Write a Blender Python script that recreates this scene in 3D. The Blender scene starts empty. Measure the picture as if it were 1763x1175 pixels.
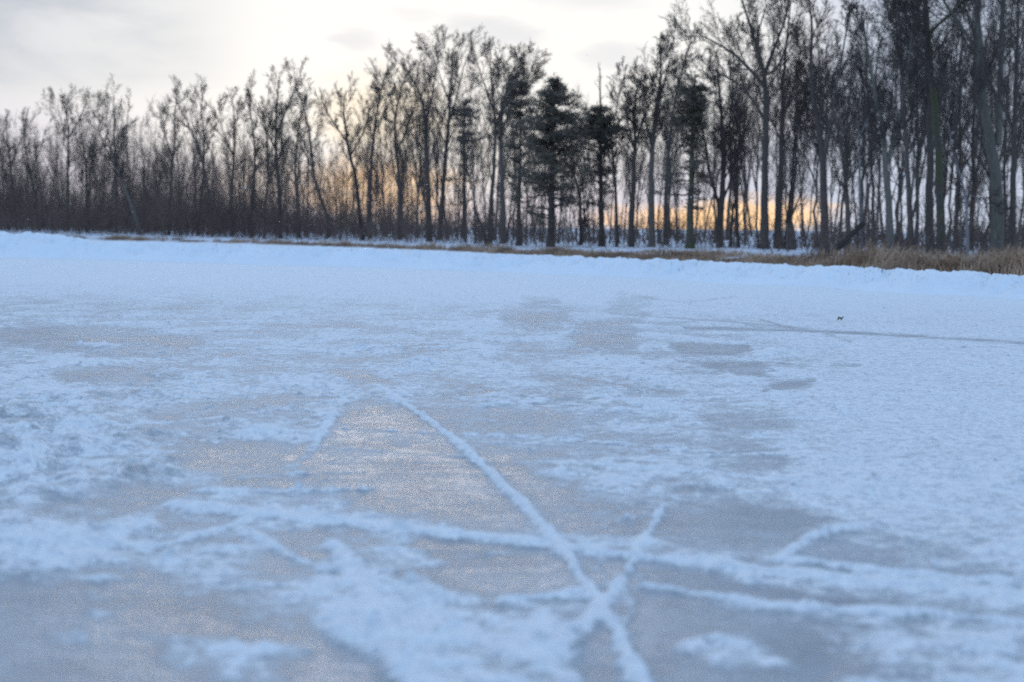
import bpy, math, random
import numpy as np
from mathutils import Matrix, Vector

R = math.radians
rng = np.random.default_rng(11)
random.seed(5)
scene = bpy.context.scene
col = scene.collection

# ------------------------------------------------------------------ camera
F, CX, CY = 2600.0, 881.5, 587.5          # focal length in photo pixels
H = 0.60
PITCH = math.atan(180.5 / F)
ROLL = math.atan(25 / 1763)
cam_d = bpy.data.cameras.new("camera")
cam_d.sensor_width = 36.0
cam_d.lens = F / 1763 * 36.0
cam_d.clip_start = 0.05
cam_d.clip_end = 3000
cam_d.dof.use_dof = True
cam_d.dof.focus_distance = 8.0
cam_d.dof.aperture_fstop = 3.4
cam = bpy.data.objects.new("camera", cam_d)
col.objects.link(cam)
CAMROT = Matrix.Rotation(R(90) - PITCH, 3, 'X') @ Matrix.Rotation(ROLL, 3, 'Z')
cam.matrix_world = Matrix.Translation((0, 0, H)) @ CAMROT.to_4x4()
scene.camera = cam
CM = np.array(CAMROT)


def ray(u, v):
    d = np.stack([(np.asarray(u, float) - CX) / F, -(np.asarray(v, float) - CY) / F, -np.ones_like(np.asarray(u, float) + np.asarray(v, float))], -1)
    return d @ CM.T


def at(u, v, D):
    """point seen at photo pixel (u, v) whose distance in front (world Y) is D"""
    r = ray(u, v)
    s = D / r[..., 1]
    return np.array([0, 0, H]) + r * s[..., None] if np.ndim(s) else np.array([0, 0, H]) + r * s


def on_ground(u, v, z=0.0):
    r = ray(u, v)
    s = (z - H) / r[2]
    return np.array([0, 0, H]) + r * s


def project(P):
    q = (P - np.array([0, 0, H])) @ CM
    return CX + F * q[..., 0] / -q[..., 2], CY - F * q[..., 1] / -q[..., 2]


# ------------------------------------------------------------------ world
SUN_AZ, SUN_EL = -0.10, R(4.0)            # azimuth from +Y towards +X
world = bpy.data.worlds.new("World")
scene.world = world
world.use_nodes = True
nt = world.node_tree
nt.nodes.clear()


class NB:
    def __init__(s, tree): s.t = tree
    def n(s, typ, **kw):
        nd = s.t.nodes.new(typ)
        for k, v in kw.items(): setattr(nd, k, v)
        return nd
    def setin(s, nd, i, v):
        if isinstance(v, bpy.types.NodeSocket): s.t.links.new(v, nd.inputs[i])
        elif v is not None: nd.inputs[i].default_value = v
    def m(s, op, a, b=None, c=None, clamp=False):
        nd = s.n('ShaderNodeMath', operation=op); nd.use_clamp = clamp
        s.setin(nd, 0, a); s.setin(nd, 1, b); s.setin(nd, 2, c)
        return nd.outputs[0]
    def ss(s, x, lo, hi, a=0.0, b=1.0):
        nd = s.n('ShaderNodeMapRange', interpolation_type='SMOOTHSTEP')
        s.setin(nd, 0, x); s.setin(nd, 1, lo); s.setin(nd, 2, hi); s.setin(nd, 3, a); s.setin(nd, 4, b)
        return nd.outputs[0]
    def mix(s, f, a, b, mode='MIX'):
        nd = s.n('ShaderNodeMix', data_type='RGBA', blend_type=mode)
        s.setin(nd, 0, f); s.setin(nd, 6, a); s.setin(nd, 7, b)
        return nd.outputs[2]
    def noise(s, vec, scale, detail=4, rough=0.55, dist=0.0):
        nd = s.n('ShaderNodeTexNoise'); s.setin(nd, 'Vector', vec)
        nd.inputs['Scale'].default_value = scale; nd.inputs['Detail'].default_value = detail
        nd.inputs['Roughness'].default_value = rough; nd.inputs['Distortion'].default_value = dist
        return nd.outputs['Fac']
    def scalev(s, vec, v):
        nd = s.n('ShaderNodeMapping'); s.setin(nd, 0, vec); nd.inputs['Scale'].default_value = v
        return nd.outputs[0]


w = NB(nt)
tc = w.n('ShaderNodeTexCoord')
sep = w.n('ShaderNodeSeparateXYZ'); w.setin(sep, 0, tc.outputs['Generated'])
dx, dy, dz = sep.outputs
az = w.m('ARCTAN2', dx, dy)
sky = w.n('ShaderNodeTexSky', sky_type='NISHITA')
sky.sun_disc = False
sky.sun_elevation = SUN_EL
sky.sun_rotation = SUN_AZ
sky.air_density = 1.0; sky.dust_density = 1.5; sky.ozone_density = 2.0
# wispy cloud noise: low clouds are stretched level
nv = w.scalev(tc.outputs['Generated'], (1.0, 1.0, 4.0))
cl1 = w.noise(nv, 5.0, 5, 0.55, 0.4)
cl2 = w.noise(w.scalev(tc.outputs['Generated'], (1, 1, 5.5)), 11.0, 4, 0.5, 0.3)
cl3 = w.noise(w.scalev(tc.outputs['Generated'], (1, 1, 3.2)), 30.0, 6, 0.62, 0.5)
wob = w.m('MULTIPLY', w.m('SUBTRACT', cl1, 0.5), 0.06)
el = w.m('ADD', dz, w.m('MULTIPLY', w.m('SUBTRACT', cl2, 0.5), 0.02))
azw = w.m('ADD', az, wob)


def K(r, g, b): return (r, g, b, 1.0)


ramp = w.n('ShaderNodeValToRGB')
w.setin(ramp, 0, el)
E = ramp.color_ramp.elements
E[0].position = 0.0; E[0].color = K(.70, .69, .80)
E[1].position = 1.0; E[1].color = K(.50, .76, 1.18)
for p, c in ((.035, (.74, .74, .84)), (.09, (.86, .86, .88)), (.17, (.80, .83, .90)), (.30, (.70, .86, 1.12)), (.55, (.54, .79, 1.18))):
    e = E.new(p); e.color = K(*c)
base = ramp.outputs[0]
# the side of the sky away from the sunset is bluer
back = w.ss(w.m('ABSOLUTE', w.m('SUBTRACT', az, SUN_AZ)), 0.30, 1.6)
base = w.mix(w.m('MULTIPLY', back, 0.8), base, K(.52, .77, 1.16))
# right half of the view: blue-grey cloud
rightm = w.ss(azw, 0.06, 0.26)
base = w.mix(w.m('MULTIPLY', rightm, w.ss(w.m('ABSOLUTE', az), .9, .4)), base, K(.58, .66, .82))
# the bright cream break in the cloud
bx = w.m('POWER', w.m('DIVIDE', w.m('SUBTRACT', azw, -0.06), 0.215), 2.0)
by = w.m('POWER', w.m('DIVIDE', w.m('SUBTRACT', el, 0.13), 0.085), 2.0)
glow = w.ss(w.m('ADD', bx, by), 2.1, 0.6)
base = w.mix(glow, base, K(1.0, 1.0, .985))
# grey cloud deck upper left, in long wisps
lm = w.m('MULTIPLY', w.ss(azw, -0.15, -0.27), w.ss(el, 0.07, 0.11))
lm = w.m('MULTIPLY', lm, w.ss(w.m('ABSOLUTE', az), 1.2, .8))
lm = w.m('MULTIPLY', lm, w.ss(cl1, .30, .62, .35, 1.0))
base = w.mix(w.m('MULTIPLY', lm, .95), base, K(.49, .55, .63))


def puff(base, a0, e0, ra, re, c, k):
    q = w.m('ADD', w.m('POWER', w.m('DIVIDE', w.m('SUBTRACT', azw, a0), ra), 2.0),
            w.m('POWER', w.m('DIVIDE', w.m('SUBTRACT', el, e0), re), 2.0))
    q = w.m('ADD', q, w.m('MULTIPLY', w.m('SUBTRACT', cl3, .5), 2.6))
    f = w.m('MULTIPLY', w.ss(q, 1.7, -0.1), k)
    return w.mix(f, base, c)


# low sunset bars behind the wood and a few small grey puffs
base = puff(base, -0.090, 0.078, .042, .028, K(1.03, .90, .70), .7)
base = puff(base, -0.170, 0.030, .040, .020, K(.92, .78, .66), .5)
base = puff(base, -0.085, 0.030, .060, .020, K(1.10, .76, .46), .85)
base = puff(base, 0.118, 0.013, .058, .010, K(1.2, .78, .44), .95)
base = puff(base, 0.165, 0.017, .045, .012, K(1.3, .86, .46), .9)
for a0, e0, ra, re, k in ((-.022, .132, .034, .010, .75), (-.104, .127, .016, .007, .65), (.066, .117, .026, .009, .6), (.05, .155, .04, .008, .5), (-.065, .140, .014, .005, .3), (-.28, .150, .06, .010, .4)):
    base = puff(base, a0, e0, ra, re, K(.74, .765, .82), k * .85)
# broken cloud over the blue overhead
hi = w.m('MULTIPLY', w.ss(dz, .22, .5), w.ss(cl1, .5, .75, 0, .5))
base = w.mix(hi, base, K(.60, .72, .95))
base10 = w.mix(1.0, base, K(10, 10, 10), 'MULTIPLY')
skymix = w.mix(w.ss(dz, 0.15, 0.6, 0.03, 0.15), base10, sky.outputs[0])
bg = w.n('ShaderNodeBackground'); w.setin(bg, 0, skymix); bg.inputs[1].default_value = 0.100
wo = w.n('ShaderNodeOutputWorld'); nt.links.new(bg.outputs[0], wo.inputs[0])

sun_d = bpy.data.lights.new("sun", 'SUN')
sun_d.energy = 0.6
sun_d.angle = R(22)
sun_d.color = (1.0, .80, .58)
sun = bpy.data.objects.new("sun", sun_d)
col.objects.link(sun)
sd = Vector((math.sin(SUN_AZ) * math.cos(SUN_EL), math.cos(SUN_AZ) * math.cos(SUN_EL), math.sin(SUN_EL)))
sun.rotation_euler = sd.to_track_quat('Z', 'Y').to_euler()

scene.view_settings.view_transform = 'Standard'
scene.view_settings.look = 'None'
scene.view_settings.gamma = 1
scene.view_settings.exposure = 0.0
scene.cycles.use_denoising = False
scene.cycles.max_bounces = 5
scene.cycles.diffuse_bounces = 3
scene.cycles.glossy_bounces = 3


# ------------------------------------------------------------------ materials
def newmat(name):
    m = bpy.data.materials.new(name); m.use_nodes = True
    b = NB(m.node_tree)
    bsdf = m.node_tree.nodes['Principled BSDF']
    return m, b, bsdf


def bark_mat(name, c1, c2, moss=None):
    m, b, s = newmat(name)
    t = b.n('ShaderNodeTexCoord').outputs['Object']
    n1 = b.noise(b.scalev(t, (9, 9, 1.3)), 3.0, 5, .6)
    n2 = b.noise(t, .8, 2, .5)
    oi = b.n('ShaderNodeObjectInfo')
    f = b.ss(b.m('ADD', n1, b.m('MULTIPLY', b.m('SUBTRACT', oi.outputs['Random'], .5), .25)), .3, .7)
    c = b.mix(f, K(*c1), K(*c2))
    if moss: c = b.mix(b.m('MULTIPLY', b.ss(n2, .42, .58), .85), c, K(*moss))
    b.setin(s, 'Base Color', c)
    s.inputs['Roughness'].default_value = .9
    bp = b.n('ShaderNodeBump'); bp.inputs['Strength'].default_value = .6; bp.inputs['Distance'].default_value = .02
    b.setin(bp, 'Height', n1); b.setin(s, 'Normal', bp.outputs[0])
    return m


BARK = bark_mat('grey_bark', (.090, .070, .060), (.165, .133, .115))
BARK_D = bark_mat('dark_bark', (.052, .039, .033), (.102, .080, .068))
BARK_LOG = bark_mat('darkest_bark', (.018, .014, .012), (.040, .031, .027))  # bark tone a step below dark_bark, for the fallen trunk
BARK_M = bark_mat('mossy_bark', (.060, .052, .040), (.115, .10, .08), (.075, .080, .032))
BARK_P = bark_mat('pale_bark', (.13, .12, .122), (.22, .205, .205))
BARK_L = bark_mat('olive_grey_bark', (.095, .083, .068), (.165, .148, .122))
TWIG = bark_mat('twig_bark', (.062, .047, .040), (.115, .090, .077))


def leaf_mat(name, c1, c2, scale=2.0):
    m, b, s = newmat(name)
    t = b.n('ShaderNodeTexCoord').outputs['Object']
    f = b.ss(b.noise(t, scale, 3, .6), .35, .65)
    b.setin(s, 'Base Color', b.mix(f, K(*c1), K(*c2)))
    s.inputs['Roughness'].default_value = .7
    return m


NEEDLE = leaf_mat('pine_needles', (.105, .088, .066), (.165, .138, .105))
DRYGRASS = leaf_mat('dry_grass', (.22, .135, .085), (.46, .32, .215), .6)
BRUSH = leaf_mat('brush_stems', (.098, .062, .050), (.170, .118, .095), .25)
RUST = leaf_mat('rusty_leaves', (.13, .055, .03), (.22, .10, .055))
LEAFM = leaf_mat('dead_leaf', (.17, .14, .11), (.24, .20, .16), 30)


def snow_bump(b, t, s, strength=.5, sc=1.0):
    h = b.m('ADD', b.m('MULTIPLY', b.noise(t, 9 * sc, 4, .65), 1.0), b.m('MULTIPLY', b.noise(t, 70 * sc, 3, .7), .28))
    bp = b.n('ShaderNodeBump'); bp.inputs['Strength'].default_value = strength; bp.inputs['Distance'].default_value = .03
    b.setin(bp, 'Height', h)
    return bp.outputs[0]


def snow_mat(name, c=(.80, .84, .90), litter=0.0, sc=1.0, strength=.5):
    m, b, s = newmat(name)
    t = b.n('ShaderNodeTexCoord').outputs['Object']
    n = b.noise(t, .7, 4, .6)
    cc = b.mix(b.ss(n, .3, .7), K(c[0] * .95, c[1] * .96, c[2] * .97), K(*c))
    if litter:
        l = b.m('MULTIPLY', b.ss(b.noise(b.scalev(t, (1, 1, 1)), 1.1, 6, .72), .50, .60), litter)
        cc = b.mix(l, cc, K(.17, .13, .10))
    b.setin(s, 'Base Color', cc)
    s.inputs['Roughness'].default_value = .8
    s.inputs['Specular IOR Level'].default_value = .2
    b.setin(s, 'Normal', snow_bump(b, t, s, strength, sc))
    return m


SNOW_BANK = snow_mat('bank_snow', (.80, .87, .93), strength=.6, sc=.6)
SNOW_FLOOR = snow_mat('woodland_snow', (.74, .79, .88), litter=.9, sc=.4)
SNOW_LAKE = snow_mat('lake_snow', (.78, .82, .88), sc=.4)


def rink_mat():
    m, b, s = newmat('skated_ice_and_snow')
    t = b.n('ShaderNodeTexCoord').outputs['Object']
    at_ = b.n('ShaderNodeAttribute'); at_.attribute_name = 'snow'
    cov = at_.outputs['Fac']
    streak = b.noise(b.scalev(t, (1.0, 3.0, 1.0)), 9.0, 6, .72)
    str2 = b.noise(b.scalev(t, (1.6, 15.0, 1.0)), 3.0, 5, .7, .2)
    grain = b.noise(t, 90.0, 3, .7)
    crumb = b.noise(t, 28.0, 5, .75)
    q = b.m('ADD', cov, b.m('MULTIPLY', b.m('SUBTRACT', streak, .5), .70))
    q = b.m('ADD', q, b.m('MULTIPLY', b.m('SUBTRACT', crumb, .5), 1.15))
    q = b.m('ADD', q, b.m('MULTIPLY', b.m('SUBTRACT', grain, .5), 1.0))
    q = b.m('ADD', q, b.m('MULTIPLY', b.m('SUBTRACT', str2, .5), .65))
    fac = b.ss(q, .02, .88)
    # snow colour, with the crumbs' micro shadows mixed in as darker grain
    sn = b.mix(b.ss(b.m('ADD', b.m('MULTIPLY', crumb, .5), b.m('MULTIPLY', grain, .5)), .36, .62), K(.68, .735, .795), K(.93, .955, .97))
    # ice: cloudy grey with scratches
    scr1 = b.noise(b.scalev(t, (1.4, 26, 1)), 4.0, 3, .6, .15)
    rot = b.n('ShaderNodeMapping'); b.setin(rot, 0, t); rot.inputs['Rotation'].default_value = (0, 0, R(24)); rot.inputs['Scale'].default_value = (1.2, 40, 1)
    scr2 = b.noise(rot.outputs[0], 5.0, 3, .6, .1)
    cloud = b.noise(t, 3.0, 5, .65)
    ice = b.mix(b.ss(b.m('ADD', b.m('MULTIPLY', cloud, .6), b.m('MULTIPLY', grain, .4)), .38, .62), K(.30, .335, .375), K(.47, .515, .56))
    ice = b.mix(b.m('MULTIPLY', b.ss(scr1, .55, .72), .22), ice, K(.52, .56, .62))
    ice = b.mix(b.m('MULTIPLY', b.ss(scr2, .58, .72), .2), ice, K(.52, .56, .62))
    b.setin(s, 'Base Color', b.mix(fac, ice, sn))
    b.setin(s, 'Roughness', b.m('ADD', b.m('MULTIPLY', fac, .35), b.ss(grain, .3, .7, .36, .48)))
    b.setin(s, 'Specular IOR Level', b.m('SUBTRACT', .46, b.m('MULTIPLY', fac, .38)))
    s.inputs['IOR'].default_value = 1.33
    hs = b.m('MULTIPLY', b.m('ADD', b.m('MULTIPLY', crumb, 1.0), b.m('MULTIPLY', grain, .5)), b.m('ADD', b.m('MULTIPLY', fac, 1.0), .12))
    hs = b.m('ADD', hs, b.m('MULTIPLY', fac, .5))
    hs = b.m('ADD', hs, b.m('MULTIPLY', scr1, .10))
    bp = b.n('ShaderNodeBump'); bp.inputs['Strength'].default_value = .65; bp.inputs['Distance'].default_value = .017
    b.setin(bp, 'Height', hs); b.setin(s, 'Normal', bp.outputs[0])
    return m


RINK = rink_mat()


# ------------------------------------------------------------------ helpers
def mesh_np(name, verts, faces, smooth=True):
    """faces: int array (n,k) or a list of such arrays"""
    if not isinstance(faces, (list, tuple)): faces = [faces]
    me = bpy.data.meshes.new(name)
    verts = np.asarray(verts, np.float32)
    me.vertices.add(len(verts)); me.vertices.foreach_set('co', verts.ravel())
    loops = np.concatenate([f.ravel() for f in faces]).astype(np.int32)
    tot = np.concatenate([np.full(len(f), f.shape[1]) for f in faces]).astype(np.int32)
    start = np.concatenate([[0], np.cumsum(tot)[:-1]]).astype(np.int32)
    me.loops.add(len(loops)); me.loops.foreach_set('vertex_index', loops)
    me.polygons.add(len(tot)); me.polygons.foreach_set('loop_start', start); me.polygons.foreach_set('loop_total', tot)
    me.polygons.foreach_set('use_smooth', np.full(len(tot), smooth))
    me.update(calc_edges=True)
    return me


def link(name, me, mat, parent=None):
    if mat and not me.materials: me.materials.append(mat)
    o = bpy.data.objects.new(name, me); col.objects.link(o)
    if parent is not None: o.parent = parent
    return o


def tag(o, label=None, cat=None, group=None, kind=None):
    if label: o['label'] = label
    if cat: o['category'] = cat
    if group: o['group'] = group
    if kind: o['kind'] = kind
    return o


def thing(name, loc, label, cat, group=None):
    o = bpy.data.objects.new(name, None); col.objects.link(o)
    o.location = loc; o.empty_display_size = .3
    return tag(o, label, cat, group)


def fade(t): return t * t * t * (t * (t * 6 - 15) + 10)


_perm = np.random.default_rng(3).permutation(4096)
_gr = np.random.default_rng(4).uniform(0, 2 * np.pi, 4096)


def perlin(x, y, seed=0):
    xi = np.floor(x).astype(np.int64); yi = np.floor(y).astype(np.int64)
    xf = x - xi; yf = y - yi
    def g(ix, iy, fx, fy):
        h = _perm[(_perm[(ix + seed * 131) & 4095] + iy) & 4095]
        a = _gr[h]
        return np.cos(a) * fx + np.sin(a) * fy
    u = fade(xf); v = fade(yf)
    a = g(xi, yi, xf, yf) * (1 - u) + g(xi + 1, yi, xf - 1, yf) * u
    b = g(xi, yi + 1, xf, yf - 1) * (1 - u) + g(xi + 1, yi + 1, xf - 1, yf - 1) * u
    return (a * (1 - v) + b * v) * 1.5


def fbm(x, y, oct=4, seed=0, gain=.5):
    s = 0; a = 1; n = 0
    for i in range(oct):
        s = s + a * perlin(x * 2 ** i, y * 2 ** i, seed + i); n += a; a *= gain
    return s / n


def sstep(x, a, b):
    t = np.clip((x - a) / (b - a), 0, 1); return t * t * (3 - 2 * t)


def grid_faces(nr, nc):
    i = np.arange((nr - 1) * nc).reshape(nr - 1, nc)[:, :-1].ravel()
    return np.stack([i, i + 1, i + nc + 1, i + nc], -1)


def hor(u): return 395 + 25 * np.asarray(u, float) / 1763


# ------------------------------------------------------------------ the rink: ice with wind-blown, skated snow
def polyline_dist(px, py, pts):
    d = np.full(px.shape, 1e9); 
    for (ax, ay), (bx_, by_) in zip(pts[:-1], pts[1:]):
        vx, vy = bx_ - ax, by_ - ay
        L = vx * vx + vy * vy + 1e-12
        t = np.clip(((px - ax) * vx + (py - ay) * vy) / L, 0, 1)
        d = np.minimum(d, np.hypot(px - ax - t * vx, py - ay - t * vy))
    return d


def poly_sd(u, v, pts):
    """signed distance in photo pixels, positive inside"""
    pts = [(a, b) for a, b in pts]
    d = polyline_dist(u, v, pts + [pts[0]])
    inside = np.zeros(u.shape, bool)
    n = len(pts)
    for i in range(n):
        x1, y1 = pts[i]; x2, y2 = pts[(i + 1) % n]
        if y1 == y2: continue
        c = ((v < y1) != (v < y2)) & (u < (x2 - x1) * (v - y1) / (y2 - y1) + x1)
        inside ^= c
    return np.where(inside, d, -d)


# bare ice areas, outlined on the photo: (polygon, edge softness px, amount)
BARE = [
    ([(640, 690), (590, 715), (520, 800), (380, 850), (560, 868), (700, 895), (950, 930), (860, 845), (790, 765), (700, 700)], 22, .62),
    ([(700, 700), (840, 690), (1050, 740), (1060, 752), (900, 752), (800, 752)], 20, .40),
    ([(790, 768), (1000, 775), (900, 800), (1010, 850), (1100, 870), (1350, 872), (1410, 895), (1330, 955), (1100, 945), (975, 930), (880, 840)], 18, .62),
    ([(700, 925), (960, 955), (1005, 1018), (880, 1030), (800, 1015), (720, 960)], 18, .60),
    ([(1000, 972), (1078, 984), (1038, 1028)], 8, .60),
    ([(1095, 985), (1250, 992), (1570, 1036), (1500, 1050), (1300, 1032), (1070, 1020)], 12, .62),
    ([(1060, 1040), (1160, 1030), (1330, 1050), (1500, 1078), (1440, 1105), (1420, 1175), (1500, 1260), (1130, 1260), (1130, 1120)], 26, .64),
    ([(1350, 930), (1460, 905), (1540, 960), (1460, 985), (1360, 968)], 14, .50),
    ([(1480, 900), (1600, 930), (1740, 990), (1700, 1010), (1540, 985)], 20, .36),
    ([(1560, 1050), (1763, 1055), (1763, 1085), (1580, 1085)], 12, .36),
    ([(0, 1010), (200, 975), (360, 1035), (560, 1060), (660, 1110), (720, 1260), (-200, 1260), (-200, 1010)], 34, .62),
    ([(1015, 1070), (1045, 1066), (1080, 1135), (1000, 1135)], 12, .75),
    ([(1020, 1140), (1075, 1150), (1110, 1260), (1010, 1260)], 14, .6),
    ([(700, 1040), (1000, 1045), (985, 1095), (900, 1130), (820, 1080)], 30, .30),
    ([(1060, 1060), (1110, 1050), (1180, 1140), (1130, 1160)], 12, .6),
    ([(240, 705), (500, 672), (560, 690), (400, 740), (300, 760)], 20, .36),
    ([(90, 850), (240, 835), (330, 865), (270, 900), (130, 895)], 20, .45),
    ([(240, 765), (470, 758), (560, 790), (400, 830), (330, 800)], 20, .42),
    ([(430, 905), (540, 900), (660, 930), (560, 975), (430, 960)], 18, .40),
    ([(250, 905), (430, 880), (360, 930), (230, 960)], 14, .36),
    ([(640, 1040), (820, 1060), (860, 1120), (650, 1110)], 22, .18),
    ([(50, 565), (250, 570), (360, 590), (310, 615), (120, 612), (0, 590)], 9, .36),
    ([(90, 645), (230, 632), (350, 640), (250, 668), (120, 668)], 9, .34),
    ([(0, 688), (120, 690), (100, 712), (0, 712)], 6, .42),
    ([(0, 560), (60, 580), (0, 592)], 6, .4),
    ([(560, 640), (640, 645), (700, 662), (600, 662)], 6, .42),
    ([(860, 540), (975, 538), (970, 570), (860, 566)], 8, .32),
    ([(985, 556), (1105, 553), (1095, 608), (970, 610)], 8, .38),
    ([(1060, 500), (1130, 512), (1100, 545), (1050, 535)], 7, .2),
    ([(900, 515), (960, 515), (960, 530), (900, 530)], 6, .25),
    ([(1165, 594), (1290, 598), (1292, 612), (1190, 609)], 4, .50),
    ([(1178, 624), (1310, 628), (1322, 645), (1250, 642)], 4, .55),
    ([(1305, 664), (1390, 652), (1392, 665), (1320, 676)], 4, .55),
    ([(900, 640), (1050, 648), (1180, 676), (1080, 684), (940, 664)], 7, .28),
    ([(870, 595), (970, 600), (960, 625), (870, 620)], 7, .2),
    ([(1200, 720), (1320, 715), (1340, 745), (1240, 760)], 12, .28),
    ([(1170, 770), (1340, 765), (1330, 815), (1200, 820)], 14, .26),
    ([(920, 700), (1150, 710), (1130, 728), (930, 720)], 8, .24),
    ([(1420, 625), (1465, 626), (1460, 632), (1425, 631)], 3, .4),
    ([(1740, 1095), (1800, 1090), (1800, 1150), (1740, 1140)], 12, .3),
]
# dark scraped streaks: thin lines of bare ice (photo px), half width px, amount
SCRAPES = [
    ([(1180, 566), (1400, 571), (1600, 582), (1800, 594)], 2.6, .75),
    ([(1310, 552), (1345, 562), (1420, 575), (1465, 590)], 1.8, .45),
    ([(1050, 540), (1200, 552), (1400, 567)], 1.4, .40),
    ([(1100, 512), (1180, 522), (1270, 512)], 1.8, .32),
    ([(1000, 560), (1200, 556)], 1.4, .3),
    ([(1180, 634), (1325, 636)], 1.5, .4),
    ([(1000, 655), (1100, 670), (1180, 680)], 1.8, .45),
    ([(600, 610), (720, 596), (860, 590)], 1.4, .3),
    ([(1150, 600), (1300, 606), (1330, 598)], 1.3, .35),
]
# ploughed-up skate lines of white snow: (photo px points, half width in metres, height m)
LINES = [
    ([(655, 672), (720, 712), (790, 765), (840, 815), (900, 870), (960, 940), (1010, 1010), (1040, 1050), (1070, 1110), (1110, 1190)], .022, .012),
    ([(300, 872), (450, 888), (600, 902), (760, 922), (950, 942), (1100, 965), (1300, 985), (1500, 1005), (1763, 1030), (1900, 1045)], .040, .015),
    ([(1140, 880), (1115, 920), (1090, 970), (1040, 1040), (1010, 1075), (960, 1120)], .016, .008),
    ([(1780, 1080), (1600, 1062), (1450, 1055), (1300, 1045), (1180, 1022), (1110, 1012)], .022, .010),
    ([(1010, 1022), (940, 1032), (870, 1040)], .016, .008),
    ([(1340, 965), (1400, 925), (1500, 905)], .022, .008),
    ([(575, 715), (540, 775), (500, 810)], .024, .0042),
    ([(590, 740), (760, 748), (900, 755), (1050, 765), (1190, 776)], .013, .0065),
    ([(520, 770), (700, 782), (830, 790)], .012, .003),
    ([(460, 885), (380, 915), (250, 950)], .022, .008),
    ([(430, 920), (500, 960), (560, 985)], .018, .007),
    ([(575, 940), (620, 1010), (680, 1130), (740, 1250)], .026, .012),
    ([(330, 848), (470, 850), (640, 845)], .02, .006),
    ([(1380, 968), (1480, 985), (1620, 1000), (1800, 1010)], .026, .012),
    ([(600, 602), (750, 600), (850, 590)], .016, .008),
    ([(330, 602), (480, 601), (610, 611)], .016, .010),
]
# snow heaps and clumpy drifts: (polygon, softness, height m)
HEAPS = [
    ([(-300, 735), (0, 712), (60, 702), (140, 720), (215, 735), (250, 765), (340, 800), (270, 835), (120, 845), (70, 850), (-40, 850), (-400, 880)], 38, .046),
    ([(-100, 700), (100, 690), (200, 682), (330, 668), (340, 680), (230, 700), (60, 715), (-100, 725)], 12, .022),
    ([(360, 748), (450, 722), (580, 712), (560, 735), (440, 752)], 12, .018),
    ([(700, 622), (735, 615), (760, 630), (720, 634)], 8, .035),
    ([(640, 602), (700, 600), (715, 611), (650, 612)], 6, .020),
    ([(780, 668), (930, 672), (1080, 690), (1190, 700), (1150, 716), (960, 706), (800, 690)], 12, .016),
    ([(560, 655), (700, 670), (720, 690), (640, 684)], 10, .014),
    ([(1020, 790), (1180, 800), (1230, 830), (1180, 850), (1040, 832), (940, 818)], 20, .012),
    ([(-150, 905), (100, 905), (240, 910), (200, 985), (60, 1000), (-150, 1000)], 30, .020),
    ([(570, 960), (700, 980), (860, 1050), (960, 1060), (985, 1110), (960, 1260), (720, 1260), (620, 1090)], 34, .008),
    ([(1310, 601), (1350, 602), (1350, 616), (1310, 614)], 6, .02),
    ([(130, 595), (160, 590), (210, 600), (190, 610)], 6, .02),
    ([(270, 640), (380, 652), (340, 662), (290, 656)], 6, .018),
    ([(60, 1095), (140, 1085), (160, 1135), (70, 1135)], 24, .005),
    ([(250, 1115), (420, 1100), (500, 1120), (420, 1175), (290, 1170)], 34, .006),
    ([(1240, 1110), (1310, 1110), (1370, 1190), (1270, 1190)], 26, .006),
    ([(1440, 1110), (1763, 1090), (1900, 1300), (1450, 1300)], 30, .012),
    ([(160, 1035), (240, 1040), (230, 1070), (160, 1065)], 22, .004),
]


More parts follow.
